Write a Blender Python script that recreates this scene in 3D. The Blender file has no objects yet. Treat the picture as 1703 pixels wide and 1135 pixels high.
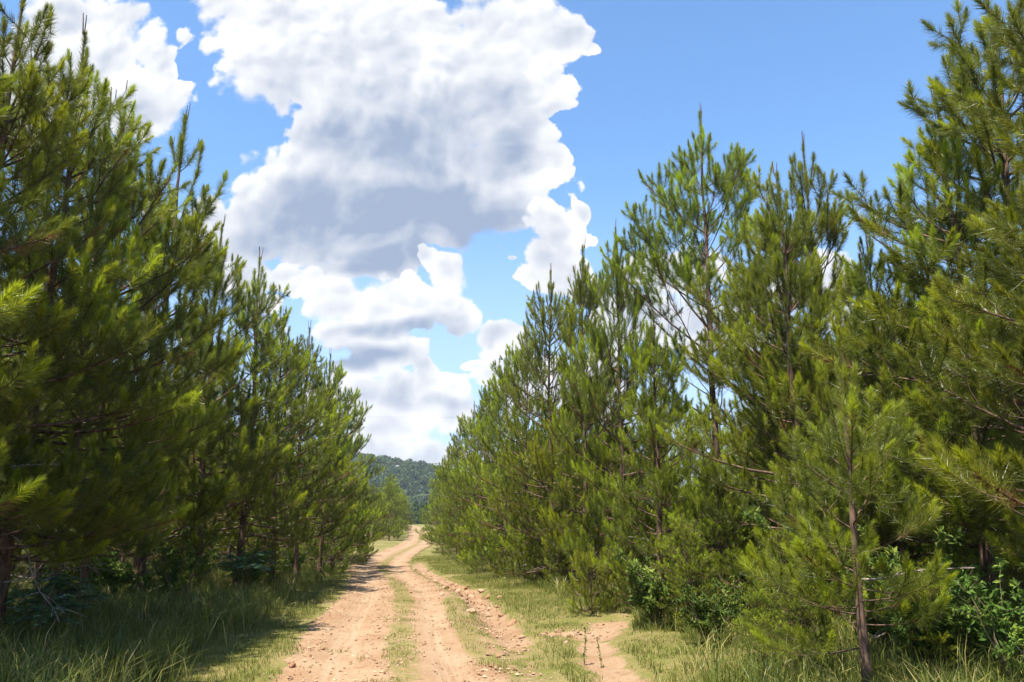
import bpy, math
import numpy as np
from mathutils import Vector

R = math.radians
SC = bpy.context.scene
COL = SC.collection

# ------------------------------------------------------------------ camera, exposure
FPX, CX, CY = 1291.0, 851.5, 567.5            # focal length and centre in photo pixels (1703 wide)
PITCH = math.atan((850 - CY) / FPX)
EYE = 1.75
cam_d = bpy.data.cameras.new('camera')
cam_d.sensor_width = 36.0
cam_d.lens = FPX / 1703 * 36.0
cam_d.clip_start, cam_d.clip_end = 0.05, 9000
cam = bpy.data.objects.new('camera', cam_d)
cam.location = (0, 0, EYE)
cam.rotation_euler = (R(90) + PITCH, 0, 0)
COL.objects.link(cam)
SC.camera = cam
SC.view_settings.view_transform = 'Standard'
SC.view_settings.look = 'None'
SC.view_settings.exposure = 1.45
SC.view_settings.gamma = 1.0
SC.render.engine = 'CYCLES'
SC.cycles.max_bounces = 8
SC.cycles.diffuse_bounces = 5
SC.cycles.glossy_bounces = 1
SC.cycles.transmission_bounces = 4
SC.cycles.volume_bounces = 0
SC.cycles.transparent_max_bounces = 4
SC.cycles.caustics_reflective = False
SC.cycles.caustics_refractive = False
SC.cycles.sample_clamp_indirect = 6

# ------------------------------------------------------------------ sun
SUN_EL, SUN_AZ = R(65), R(-148)                 # azimuth from +Y towards +X
S = Vector((math.sin(SUN_AZ) * math.cos(SUN_EL), math.cos(SUN_AZ) * math.cos(SUN_EL), math.sin(SUN_EL)))
sun_d = bpy.data.lights.new('sun', 'SUN')
sun_d.energy = 4.6
sun_d.angle = R(0.53)
sun_d.color = (1.0, 0.955, 0.87)
sun = bpy.data.objects.new('sun', sun_d)
sun.rotation_euler = S.to_track_quat('Z', 'Y').to_euler()
sun.location = (-30, 20, 60)
COL.objects.link(sun)


# ------------------------------------------------------------------ shader maths helper
class G:
    """tiny expression helper on a node tree"""
    def __init__(self, tree):
        self.t = tree

    def node(self, kind, **kw):
        n = self.t.nodes.new(kind)
        for k, v in kw.items():
            setattr(n, k, v)
        return n

    def put(self, sock, v):
        if hasattr(v, 'is_output') or isinstance(v, bpy.types.NodeSocket):
            self.t.links.new(v, sock)
        else:
            sock.default_value = v

    def m(self, op, a, b=0.0, c=0.0, clamp=False):
        n = self.node('ShaderNodeMath', operation=op, use_clamp=clamp)
        self.put(n.inputs[0], a)
        self.put(n.inputs[1], b)
        self.put(n.inputs[2], c)
        return n.outputs[0]

    def v(self, op, a, b=(0, 0, 0), c=(0, 0, 0)):
        n = self.node('ShaderNodeVectorMath', operation=op)
        self.put(n.inputs[0], a)
        if len(n.inputs) > 1 and op not in ('LENGTH', 'NORMALIZE'):
            self.put(n.inputs[1], b)
        if op == 'MULTIPLY_ADD':
            self.put(n.inputs[2], c)
        return n.outputs['Value'] if op in ('LENGTH', 'DOT_PRODUCT', 'DISTANCE') else n.outputs['Vector']

    def rng(self, x, a, b, lo=0.0, hi=1.0, smooth=True):
        n = self.node('ShaderNodeMapRange')
        n.interpolation_type = 'SMOOTHSTEP' if smooth else 'LINEAR'
        self.put(n.inputs['Value'], x)
        for k, q in (('From Min', a), ('From Max', b), ('To Min', lo), ('To Max', hi)):
            self.put(n.inputs[k], q)
        return n.outputs['Result']

    def noise(self, vec, scale, detail=3.0, rough=0.5, out='Fac', dist=0.0, dim='3D'):
        n = self.node('ShaderNodeTexNoise', noise_dimensions=dim)
        if vec is not None:
            self.put(n.inputs['Vector'], vec)
        n.inputs['Scale'].default_value = scale
        n.inputs['Detail'].default_value = detail
        n.inputs['Roughness'].default_value = rough
        n.inputs['Distortion'].default_value = dist
        return n.outputs[out]

    def mix(self, f, a, b):
        n = self.node('ShaderNodeMix', data_type='RGBA')
        self.put(n.inputs['Factor'], f)
        self.put(n.inputs[6], a if not isinstance(a, tuple) else (*a[:3], 1))
        self.put(n.inputs[7], b if not isinstance(b, tuple) else (*b[:3], 1))
        return n.outputs[2]

    def attr(self, name):
        return self.node('ShaderNodeAttribute', attribute_name=name).outputs['Fac']


def px_uv(px, py):
    """photo pixel -> slopes (x/y, z/y) of the world direction"""
    X, Y = (px - CX) / FPX, -(py - CY) / FPX
    fy = math.cos(PITCH) - Y * math.sin(PITCH)
    fz = math.sin(PITCH) + Y * math.cos(PITCH)
    return X / fy, fz / fy


# ------------------------------------------------------------------ sky: Nishita with summer cumulus
def build_world():
    w = bpy.data.worlds.new('World')
    SC.world = w
    w.use_nodes = True
    t = w.node_tree
    t.nodes.clear()
    g = G(t)
    out = g.node('ShaderNodeOutputWorld')
    sky = g.node('ShaderNodeTexSky', sky_type='NISHITA')
    sky.sun_disc = False
    sky.sun_elevation = SUN_EL
    sky.sun_rotation = SUN_AZ
    sky.air_density, sky.dust_density, sky.ozone_density = 1.0, 0.6, 2.2
    bg = g.node('ShaderNodeBackground')
    tint = g.node('ShaderNodeMix', data_type='RGBA', blend_type='MULTIPLY')
    tint.inputs['Factor'].default_value = 1.0
    t.links.new(sky.outputs[0], tint.inputs[6])
    tint.inputs[7].default_value = (0.80, 1.0, 1.12, 1)
    t.links.new(tint.outputs[2], bg.inputs['Color'])
    bg.inputs['Strength'].default_value = 0.095

    d = g.node('ShaderNodeTexCoord').outputs['Generated']
    sep = g.node('ShaderNodeSeparateXYZ')
    t.links.new(d, sep.inputs[0])
    y = g.m('MAXIMUM', g.m('ABSOLUTE', sep.outputs[1]), 0.12)
    u, v = g.m('DIVIDE', sep.outputs[0], y), g.m('DIVIDE', sep.outputs[2], y)
    cmb = g.node('ShaderNodeCombineXYZ')
    t.links.new(u, cmb.inputs[0])
    t.links.new(v, cmb.inputs[1])
    uv = cmb.outputs[0]
    # domain warp: big lazy folds, then crisp cauliflower edges
    w1 = g.v('MULTIPLY_ADD', g.noise(uv, 5.0, 1.0, 0.5, 'Color', dim='2D'), (0.07, 0.07, 0), (-0.035, -0.035, 0))
    p1 = g.v('ADD', uv, w1)
    w2 = g.v('MULTIPLY_ADD', g.noise(p1, 21.0, 3.0, 0.55, 'Color', dim='2D'), (0.022, 0.022, 0), (-0.011, -0.011, 0))
    p2 = g.v('ADD', p1, w2)

    def blob(p, e):
        px, py, rx, ry = e[:4]
        (u0, v0), (u1, _), (_, v1) = px_uv(px, py), px_uv(px + rx, py), px_uv(px, py - ry)
        iu, iv = 1 / abs(u1 - u0), 1 / abs(v1 - v0)
        return g.v('LENGTH', g.v('MULTIPLY_ADD', p, (iu, iv, 0), (-u0 * iu, -v0 * iv, 0)))

    CLOUDS = [(500, 55, 200, 100), (640, 110, 260, 150), (780, 130, 160, 130), (620, 250, 160, 90), (830, 60, 120, 110), (895, 150, 58, 60), (925, 55, 55, 40), (960, 70, 26, 14),
              (450, 130, 100, 70), (560, 200, 130, 80), (690, 190, 260, 150), (850, 260, 85, 110), (885, 210, 50, 45),
              (500, 320, 130, 115), (690, 330, 250, 100), (560, 380, 190, 80), (400, 400, 85, 80), (640, 428, 120, 36), (850, 345, 70, 50), (910, 285, 28, 45),
              (345, 380, 60, 66), (420, 470, 70, 40), (600, 452, 110, 30),
              (180, 105, 120, 110), (245, 170, 85, 70), (110, 40, 110, 80), (30, 150, 120, 130), (195, 20, 60, 30), (290, 120, 24, 60),
              (255, 340, 30, 34), (462, 515, 28, 30), (480, 545, 18, 20),
              (1120, 450, 130, 60), (1040, 520, 90, 60), (1180, 560, 120, 50), (1390, 455, 50, 40), (1300, 500, 80, 60), (1450, 540, 110, 50),
              (680, 755, 190, 36), (880, 640, 60, 60), (1000, 640, 120, 70)]
    FRONT = [(680, 505, 125, 60), (745, 455, 50, 44), (765, 525, 46, 42), (590, 530, 72, 44), (715, 428, 26, 26), (560, 500, 40, 30), (490, 468, 80, 34),
             (640, 590, 95, 32), (570, 575, 50, 34),
             (912, 388, 50, 58), (893, 440, 54, 58), (930, 460, 50, 50), (945, 348, 17, 20), (966, 392, 12, 9), (838, 430, 8, 6),
             (745, 645, 58, 34), (720, 625, 28, 26), (832, 572, 42, 32), (810, 605, 44, 14), (600, 660, 80, 40), (540, 690, 70, 46), (660, 705, 100, 34), (760, 690, 60, 34), (672, 655, 60, 34), (690, 680, 80, 30), (600, 625, 60, 24), (850, 630, 60, 26)]
    FGREY = [(690, 548, 130, 20, .85), (610, 600, 90, 24, .9), (905, 440, 50, 50, .5), (740, 672, 60, 14, .6), (640, 672, 60, 18, .5), (600, 722, 120, 16, .4), (470, 480, 50, 20, .3)]

    def bubbles(p, scale):
        n = g.node('ShaderNodeTexVoronoi', feature='SMOOTH_F1', voronoi_dimensions='2D')
        g.put(n.inputs['Vector'], p)
        n.inputs['Scale'].default_value = scale
        n.inputs['Smoothness'].default_value = 0.35
        return n.outputs['Distance']
    fine = g.noise(uv, 38.0, 5.0, 0.62, dim='2D')
    b1, b2 = bubbles(p2, 13.0), bubbles(p2, 33.0)
    b1s = bubbles(g.v('ADD', p2, (-0.012, 0.018, 0)), 13.0)
    b2s = bubbles(g.v('ADD', p2, (-0.006, 0.009, 0)), 33.0)
    puff = g.m('MAXIMUM', g.m('ADD', g.m('MULTIPLY_ADD', b1, -0.36, 0.13), g.m('MULTIPLY_ADD', b2, -0.40, 0.13)), -0.26)
    puff = g.m('ADD', puff, g.m('MULTIPLY_ADD', fine, 0.55, -0.275))
    bulge = g.m('ADD', g.m('MULTIPLY', g.m('SUBTRACT', b1, b1s), 0.70), g.m('MULTIPLY', g.m('SUBTRACT', b2, b2s), 0.44))
    width = g.m('MULTIPLY_ADD', g.rng(g.noise(uv, 6.0, 2.0, .5, dim='2D'), .35, .65), .24, .09)
    mottle = g.rng(g.noise(p1, 8.0, 4.0, .55, dim='2D'), .3, .62, .74, 1.06)
    soft = g.v('MULTIPLY_ADD', g.noise(uv, 7.0, 2.0, 0.5, 'Color', dim='2D'), (0.07, 0.06, 0), (-0.035, -0.03, 0))
    ps = g.v('ADD', uv, soft)
    ahead = g.m('GREATER_THAN', sep.outputs[1], 0.0)

    def layer(blobs, greys, back=None):
        """one bank of cloud: its outline and its shade (thick grey base, lit heads, each bulge lighter towards the sun)"""
        field = None
        for e in blobs:
            f = g.m('SUBTRACT', 1.0, blob(p2, e))
            field = f if field is None else g.m('SMOOTH_MAX', field, f, 0.12)
        field = g.m('MULTIPLY_ADD', g.m('ADD', field, 1.0), ahead, -1.0)
        if back is not None:
            field = g.m('MAXIMUM', field, back)
        field = g.m('ADD', field, g.m('MULTIPLY', puff, g.rng(field, -.22, .06)))
        mask = g.rng(field, 0.0, width)
        grey = None
        for e in greys:
            f = g.m('MULTIPLY', g.rng(blob(ps, e), 0.1, 1.55, 1.0, 0.0), e[4])
            grey = f if grey is None else g.m('SMOOTH_MAX', grey, f, 0.25)
        grey = g.m('MULTIPLY', grey, mottle)
        rel = g.m('MULTIPLY', bulge, g.m('MULTIPLY_ADD', grey, -0.65, 1.0))
        core = g.rng(field, 0.1, 0.8, 0.0, 0.22)
        grey = g.m('ADD', g.m('ADD', grey, core), g.m('ADD', rel, g.m('MULTIPLY_ADD', fine, 0.14, -0.07)))
        grey = g.m('MINIMUM', g.m('MAXIMUM', grey, 0.0), 1.0)
        return mask, g.mix(grey, (0.435, 0.435, 0.435), (0.152, 0.188, 0.256))

    # a few generic heaps for the half of the sky behind the camera
    heaps = g.m('SUBTRACT', g.m('MULTIPLY', g.rng(g.noise(uv, 1.7, 3.0, 0.55, dim='2D'), 0.5, 0.72, 0.0, 1.1, False), g.m('SUBTRACT', 1.0, ahead)), 0.6)
    GREY = [(650, 230, 190, 95, .85), (730, 270, 120, 70, .7), (480, 400, 120, 66, .75), (620, 360, 220, 76, 1.0), (790, 360, 120, 66, 1.0), (560, 150, 190, 80, .4), (840, 230, 55, 130, .7),
            (640, 425, 130, 46, 1.0), (690, 548, 125, 22, .8), (610, 595, 80, 28, .9), (905, 425, 55, 46, .45), (240, 190, 100, 50, .4),
            (730, 668, 70, 16, .6), (660, 665, 50, 24, .5), (1100, 520, 200, 50, .4)]
    mask, ccol = layer(CLOUDS, GREY, heaps)
    fmask, fcol = layer(FRONT, FGREY)
    ccol = g.mix(fmask, ccol, fcol)
    mask = g.m('MAXIMUM', mask, fmask)
    cb = g.node('ShaderNodeBackground')
    t.links.new(ccol, cb.inputs['Color'])
    cb.inputs['Strength'].default_value = 0.95
    # low haze band brightens the sky near the horizon
    low = g.rng(v, 0.04, 0.46, 0.72, 0.0)
    hz = g.node('ShaderNodeBackground')
    hz.inputs['Color'].default_value = (0.50, 0.60, 0.86, 1)
    hz.inputs['Strength'].default_value = 0.48
    m0 = g.node('ShaderNodeMixShader')
    t.links.new(low, m0.inputs[0])
    t.links.new(bg.outputs[0], m0.inputs[1])
    t.links.new(hz.outputs[0], m0.inputs[2])
    mixs = g.node('ShaderNodeMixShader')
    t.links.new(mask, mixs.inputs[0])
    t.links.new(m0.outputs[0], mixs.inputs[1])
    t.links.new(cb.outputs[0], mixs.inputs[2])
    t.links.new(mixs.outputs[0], out.inputs[0])


build_world()


# ------------------------------------------------------------------ object helpers
def tag(o, label=None, cat=None, group=None, kind=None):
    if label: o['label'] = label
    if cat: o['category'] = cat
    if group: o['group'] = group
    if kind: o['kind'] = kind
    return o


def np_mesh(name, verts, faces, mats, smooth=False, attrs=None, mat_idx=None):
    """faces: (M,3) or (M,4) int array, or list of such arrays; attrs: {name: (domain, values)}"""
    if not isinstance(faces, list): faces = [faces]
    faces = [f for f in faces if len(f)]
    me = bpy.data.meshes.new(name)
    verts = np.asarray(verts, np.float32)
    counts = np.concatenate([np.full(len(f), f.shape[1], np.int32) for f in faces])
    loops = np.concatenate([f.reshape(-1) for f in faces]).astype(np.int32)
    me.vertices.add(len(verts))
    me.vertices.foreach_set('co', verts.reshape(-1))
    me.loops.add(len(loops))
    me.loops.foreach_set('vertex_index', loops)
    me.polygons.add(len(counts))
    starts = np.concatenate([[0], np.cumsum(counts)[:-1]]).astype(np.int32)
    me.polygons.foreach_set('loop_start', starts)
    me.polygons.foreach_set('loop_total', counts)
    me.polygons.foreach_set('use_smooth', np.full(len(counts), smooth, bool))
    if mat_idx is not None:
        me.polygons.foreach_set('material_index', np.asarray(mat_idx, np.int32))
    me.update(calc_edges=True)
    for k, (dom, val) in (attrs or {}).items():
        a = me.attributes.new(k, 'FLOAT', dom)
        a.data.foreach_set('value', np.asarray(val, np.float32))
    for m in (mats if isinstance(mats, (list, tuple)) else [mats]):
        me.materials.append(m)
    return me


def link(name, me, parent=None, loc=None):
    o = bpy.data.objects.new(name, me)
    COL.objects.link(o)
    if parent: o.parent = parent
    if loc is not None: o.location = loc
    return o


def copy_tree(o, parent=None):
    c = o.copy()
    COL.objects.link(c)
    c.parent = parent
    for ch in o.children:
        copy_tree(ch, c)
    return c


def unit(a):
    return a / np.maximum(np.linalg.norm(a, axis=-1, keepdims=True), 1e-9)


# ------------------------------------------------------------------ terrain
_YS = np.array([-60, 0, 10, 16, 24, 33, 50, 76, 105, 140, 175, 210, 260, 330, 420, 900, 6000.])
_ZS = np.array([0.1, 0, -.02, -.1, -.33, -.6, -.9, -1.2, -1.35, -1.3, -1.25, -1.9, -3.6, -6, -8, -10, -10.])


def base_h(y):
    acc = 0
    for k in (-.1, -.05, 0, .05, .1):
        acc = acc + np.interp(y + k * np.maximum(12, np.abs(y)), _YS, _ZS)
    return acc / 5


# road centre line (x as a function of y) and half width
_RY = np.array([-30, 0, 8, 13, 16, 22, 33, 40, 55, 76, 88, 105, 130, 173, 230, 400.])
_RX = np.array([2.2, 0.1, -1.15, -1.9, -2.25, -3.1, -5.5, -6.5, -7.6, -8.7, -10.2, -12.0, -15.5, -22.5, -40, -90.])
_RW = np.array([1.1, 1.1, 1.1, 1.15, 1.15, 1.12, 1.1, 1.1, 1.1, 1.25, 1.2, 1.2, 1.2, 1.2, 1.2, 1.2])


def sm_interp(y, xs, ys):
    acc = 0
    for k in (-.16, -.08, 0, .08, .16):
        acc = acc + np.interp(y + k * np.maximum(6, np.abs(y)), xs, ys)
    return acc / 5


def road_x(y): return sm_interp(y, _RY, _RX)
def road_w(y): return np.interp(y, _RY, _RW)


def vnoise(x, y, seed=0):
    """cheap smooth value noise in numpy, -1..1"""
    def h(i, j):
        n = np.sin(i * 127.1 + j * 311.7 + seed * 74.7) * 43758.5453
        return n - np.floor(n)
    xi, yi = np.floor(x), np.floor(y)
    fx, fy = x - xi, y - yi
    fx, fy = fx * fx * (3 - 2 * fx), fy * fy * (3 - 2 * fy)
    a = h(xi, yi) * (1 - fx) + h(xi + 1, yi) * fx
    b = h(xi, yi + 1) * (1 - fx) + h(xi + 1, yi + 1) * fx
    return (a * (1 - fy) + b * fy) * 2 - 1


def sstep(a, b, x):
    t = np.clip((x - a) / (b - a), 0, 1)
    return t * t * (3 - 2 * t)


def hgt(x, y):
    x, y = np.asarray(x, float), np.asarray(y, float)
    z = base_h(y)
    off = x - road_x(y)
    w = road_w(y)
    far = 1 - sstep(60, 140, y)
    # wheel ruts and a soft crown between them; banks rise a little away from the road
    z = z - 0.045 * far * (np.exp(-((off + .66) / .26) ** 2) + np.exp(-((off - .66) / .26) ** 2))
    z = z + 0.16 * sstep(w + .4, w + 4, np.abs(off))
    # washed-out gully along the right edge
    gl = sstep(9, 14, y) * (1 - sstep(30, 40, y))
    z = z - 0.13 * gl * np.exp(-((off - w - .62) / .28) ** 2)
    # bare washout by the sapling
    z = z - 0.10 * wash(x, y)
    z = z + far * (0.03 * vnoise(x * .9, y * .9, 1) + 0.012 * vnoise(x * 3.1, y * 3.1, 2))
    return z


WASH = []                                    # filled below: (x, y, rx, ry)


def wash(x, y):
    s = np.zeros(np.broadcast(x, y).shape)
    for (a, b, rx, ry) in WASH:
        q = ((x - a) / rx) ** 2 + ((y - b) / ry) ** 2
        s = np.maximum(s, np.exp(-q * 1.2))
    return s


def ray(px, py):
    u, v = px_uv(px, py)
    return u, v


def ground_at(px, py):
    """photo pixel -> point on the terrain"""
    u, v = ray(px, py)
    lo, hi = 2.0, 400.0
    for d in np.arange(2, 400, .25):
        if EYE + v * d <= float(base_h(np.array(d))) + .05:
            hi = d
            break
    d = hi
    for _ in range(6):
        h = float(hgt(u * d, d))
        d = (h - EYE) / v if v < -1e-4 else d
        d = min(max(d, 2), 400)
    return u * d, d


for (px, py, rx, ry) in ((988, 1052, .50, .9), (992, 1075, .34, .9), (1005, 1098, .34, 1.0), (1032, 1132, .36, .9), (935, 1053, .6, .28), (1010, 1038, .45, .7)):
    gx, gy = ground_at(px, py)
    WASH.append((gx, gy, rx, ry))


# ------------------------------------------------------------------ materials
def new_mat(name):
    m = bpy.data.materials.new(name)
    m.use_nodes = True
    t = m.node_tree
    t.nodes.clear()
    g = G(t)
    out = g.node('ShaderNodeOutputMaterial')
    return m, t, g, out


def principled(g, out, color, rough=0.8, spec=0.3, normal=None):
    b = g.node('ShaderNodeBsdfPrincipled')
    g.put(b.inputs['Base Color'], color if not isinstance(color, tuple) else (*color, 1))
    g.put(b.inputs['Roughness'], rough)
    b.inputs['Specular IOR Level'].default_value = spec
    if normal is not None:
        g.t.links.new(normal, b.inputs['Normal'])
    if out is not None:
        g.t.links.new(b.outputs[0], out.inputs[0])
    return b


def leaf_mat(name, dark, light, fresh, trans=0.35, rough=0.42, spec=0.35):
    """needle / blade / leaf: colour by the shoot it grows on (tint), a little by tree"""
    m, t, g, out = new_mat(name)
    tint = g.attr('tint')
    rnd = g.node('ShaderNodeObjectInfo').outputs['Random']
    c = g.mix(g.rng(tint, 0.0, 0.75, smooth=False), dark, light)
    c = g.mix(g.rng(tint, 0.75, 1.0, smooth=False), c, fresh)
    c = g.mix(g.m('LESS_THAN', tint, -.5), c, (0.23, 0.125, 0.045))          # dead, straw-brown
    hs = g.node('ShaderNodeHueSaturation')
    g.put(hs.inputs['Color'], c)
    g.put(hs.inputs['Hue'], g.m('MULTIPLY_ADD', rnd, 0.024, 0.488))
    g.put(hs.inputs['Value'], g.m('MULTIPLY_ADD', rnd, 0.30, 0.85))
    col = hs.outputs[0]
    b = principled(g, None, col, rough, spec)
    tr = g.node('ShaderNodeBsdfTranslucent')
    t.links.new(col, tr.inputs['Color'])
    mx = g.node('ShaderNodeMixShader')
    mx.inputs[0].default_value = trans
    t.links.new(b.outputs[0], mx.inputs[1])
    t.links.new(tr.outputs[0], mx.inputs[2])
    t.links.new(mx.outputs[0], out.inputs[0])
    return m


M_NEEDLE = leaf_mat('pine_needles', (0.096, 0.122, 0.014), (0.235, 0.262, 0.022), (0.42, 0.48, 0.022), 0.5, 0.36, 0.5)
M_LEAF = leaf_mat('broad_leaves', (0.06, 0.11, 0.02), (0.13, 0.20, 0.034), (0.27, 0.33, 0.05), 0.45, 0.55, 0.2)
M_SUMAC = leaf_mat('sumac_leaves', (0.04, 0.085, 0.03), (0.08, 0.15, 0.05), (0.12, 0.21, 0.06), 0.3, 0.35, 0.5)
M_GRASS = leaf_mat('grass_blades', (0.085, 0.105, 0.018), (0.185, 0.185, 0.033), (0.31, 0.25, 0.085), 0.35, 0.5, 0.3)
M_TALL = leaf_mat('tall_grass_blades', (0.065, 0.09, 0.016), (0.175, 0.185, 0.03), (0.38, 0.31, 0.12), 0.35, 0.4, 0.4)
M_DRY = leaf_mat('dry_meadow_grass', (0.16, 0.17, 0.05), (0.30, 0.28, 0.09), (0.42, 0.36, 0.15), 0.3, 0.5, 0.3)
M_HILLTREE = leaf_mat('hill_woodland', (0.034, 0.062, 0.020), (0.054, 0.088, 0.026), (0.080, 0.118, 0.032), 0.3, 0.6, 0.2)


def bark_mat(name, c1, c2, scale=14):
    m, t, g, out = new_mat(name)
    co = g.node('ShaderNodeTexCoord').outputs['Object']
    st = g.v('MULTIPLY', co, (1, 1, .35))
    n = g.noise(st, scale, 5, 0.65)
    col = g.mix(g.rng(n, .35, .65), c1, c2)
    bp = g.node('ShaderNodeBump')
    bp.inputs['Strength'].default_value = 0.8
    bp.inputs['Distance'].default_value = 0.02
    t.links.new(n, bp.inputs['Height'])
    principled(g, out, col, 0.9, 0.15, bp.outputs[0])
    return m


M_BARK = bark_mat('pine_bark', (0.045, 0.028, 0.020), (0.16, 0.10, 0.068))
M_DEAD = bark_mat('dead_wood', (0.16, 0.12, 0.095), (0.36, 0.30, 0.25), 30)
M_STEM = bark_mat('shrub_stem', (0.09, 0.07, 0.04), (0.18, 0.14, 0.08), 25)

SOIL_A, SOIL_B, SOIL_C = (0.242, 0.144, 0.080), (0.285, 0.190, 0.113), (0.175, 0.096, 0.052)


def soil_nodes(g, pos):
    """sun-bleached clay with gravel: colour and height"""
    big = g.noise(pos, 0.9, 4, 0.6)
    med = g.noise(pos, 6.0, 5, 0.65)
    fin = g.noise(pos, 42.0, 3, 0.6)
    vo = g.node('ShaderNodeTexVoronoi', feature='F1')
    g.put(vo.inputs['Vector'], g.v('ADD', pos, g.v('MULTIPLY', g.noise(pos, 20, 2, .5, 'Color'), (.03, .03, .03))))
    vo.inputs['Scale'].default_value = 44.0
    c = g.mix(g.rng(big, .35, .65), SOIL_A, SOIL_B)
    c = g.mix(g.m('MULTIPLY', g.rng(med, .52, .72), .75), c, SOIL_C)
    peb = g.rng(vo.outputs['Distance'], .12, .34, 1, 0)
    pick = g.node('ShaderNodeSeparateXYZ')
    g.t.links.new(vo.outputs['Color'], pick.inputs[0])
    isp = g.m('MULTIPLY', peb, g.m('GREATER_THAN', pick.outputs[0], .55))
    pc = g.mix(pick.outputs[1], (0.17, 0.088, 0.05), (0.36, 0.25, 0.165))
    c = g.mix(g.m('MULTIPLY', isp, .65), c, pc)
    hue = g.m('MULTIPLY_ADD', fin, .55, .72)
    mul = g.node('ShaderNodeMix', data_type='RGBA', blend_type='MULTIPLY')
    mul.inputs['Factor'].default_value = .8
    g.t.links.new(c, mul.inputs[6])
    cc = g.node('ShaderNodeCombineColor')
    for k in range(3): g.t.links.new(hue, cc.inputs[k])
    g.t.links.new(cc.outputs[0], mul.inputs[7])
    h = g.m('ADD', g.m('ADD', g.m('MULTIPLY', isp, .6), g.m('MULTIPLY', fin, .5)), g.m('MULTIPLY', med, 1.2))
    return mul.outputs[2], h


def verge_nodes(g, pos):
    a = g.noise(pos, 1.3, 5, .6)
    b = g.noise(pos, 24.0, 4, .65)
    c = g.mix(g.rng(a, .35, .65), (0.125, 0.125, 0.028), (0.180, 0.145, 0.052))
    c = g.mix(g.rng(g.noise(pos, .33, 4, .65), .5, .64, 0, .75), c, (0.25, 0.185, 0.085))
    c = g.mix(g.rng(b, .45, .7), c, (0.10, 0.105, 0.028))
    return c, b


def ground_material():
    m, t, g, out = new_mat('ground')
    pos = g.node('ShaderNodeNewGeometry').outputs['Position']
    soil, sh = soil_nodes(g, pos)
    verge, vh = verge_nodes(g, pos)
    # how worn the turf is: attribute 'bare' broken up by noise
    bare = g.m('ADD', g.attr('bare'), g.m('MULTIPLY_ADD', g.noise(pos, 3.2, 6, .7), 1.1, -.55))
    verge = g.mix(g.rng(g.noise(pos, 9.0, 5, .7), .52, .66, 0, .7), verge, soil)
    c = g.mix(g.rng(bare, .40, .62), verge, soil)
    # pine straw under the trees
    st = g.noise(g.v('MULTIPLY', pos, (1, 1, 1)), 30, 5, .7)
    straw = g.mix(g.rng(st, .3, .7), (0.085, 0.05, 0.025), (0.22, 0.135, 0.07))
    straw = g.mix(g.rng(g.noise(pos, .7, 4, .6), .5, .62), straw, (0.085, 0.10, 0.028))
    fl = g.m('ADD', g.attr('floor'), g.m('MULTIPLY_ADD', g.noise(pos, 1.7, 5, .6), .8, -.4))
    c = g.mix(g.rng(fl, .4, .62), c, straw)
    c = g.mix(g.attr('far'), c, (0.10, 0.125, 0.035))
    bp = g.node('ShaderNodeBump')
    bp.inputs['Strength'].default_value = .9
    bp.inputs['Distance'].default_value = .02
    t.links.new(g.m('ADD', sh, vh), bp.inputs['Height'])
    principled(g, out, c, .95, .1, bp.outputs[0])
    return m


def cmb(g, x):
    n = g.node('ShaderNodeCombineXYZ')
    g.t.links.new(x, n.inputs[0])
    return n.outputs[0]


def road_material():
    m, t, g, out = new_mat('road_dirt')
    pos = g.node('ShaderNodeNewGeometry').outputs['Position']
    soil, sh = soil_nodes(g, pos)
    verge, vh = verge_nodes(g, pos)
    lat = g.attr('lat')                                      # metres from the road's centre line
    along = g.v('MULTIPLY', pos, (3.0, .45, 1))
    streak = g.noise(g.v('ADD', g.v('MULTIPLY', pos, (0, .35, 0)), g.v('MULTIPLY', cmb(g, lat), (7.0, 0, 0))), 1.6, 4, .55)
    rut = g.m('ADD', g.rng(g.m('ABSOLUTE', g.m('ADD', lat, .66)), .0, .38, 1, 0),
              g.rng(g.m('ABSOLUTE', g.m('SUBTRACT', lat, .66)), .0, .34, 1, 0))
    pale = g.m('MULTIPLY', rut, g.rng(streak, .35, .65))
    c = g.mix(g.m('MULTIPLY', pale, .85), soil, (0.305, 0.216, 0.136))
    worn = g.m('ADD', g.attr('bare'), g.m('MULTIPLY_ADD', g.noise(pos, 3.2, 6, .7), 1.1, -.55))
    thin = g.rng(g.noise(pos, 15.0, 4, .65), .36, .62, .25, 1.0)
    c = g.mix(g.m('MULTIPLY', g.rng(worn, .62, .30), thin), c, verge)
    bp = g.node('ShaderNodeBump')
    bp.inputs['Strength'].default_value = .9
    bp.inputs['Distance'].default_value = .018
    t.links.new(sh, bp.inputs['Height'])
    principled(g, out, c, .95, .1, bp.outputs[0])
    return m


# ------------------------------------------------------------------ ground and road
def bare_mask(x, y):
    """1 = bare clay, 0 = turf; covers road, gully and washout"""
    off = x - road_x(y)
    w = road_w(y)
    e = np.abs(off) - w
    road = 1 - sstep(-.25, .55, e)
    hump = np.exp(-((off - .12) / .30) ** 2) * (0.95 + .3 * vnoise(x * .5, y * .35, 7))
    hump = np.maximum(hump, np.exp(-((off - 1.05) / .16) ** 2) * sstep(9, 11, y) * (1 - sstep(17, 20, y)))
    # the strip of turf between the tracks
    road = road - np.clip(hump, 0, 1) * .80
    gl = sstep(9, 13, y) * (1 - sstep(34, 44, y)) * np.exp(-((off - w - .6) / .34) ** 2)
    strip = sstep(5, 9, y) * (1 - sstep(13, 17, y)) * np.exp(-((off - w - .35) / .45) ** 2) * .5
    s = np.maximum.reduce([road, gl, strip, wash(x, y)])
    return np.clip(s, 0, 1)


def floor_mask(x, y):
    off = x - road_x(y)
    return np.clip(np.maximum(sstep(3.4, 5.0, -off), sstep(3.6, 5.6, off)), 0, 1) * (1 - sstep(150, 220, y))


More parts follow.
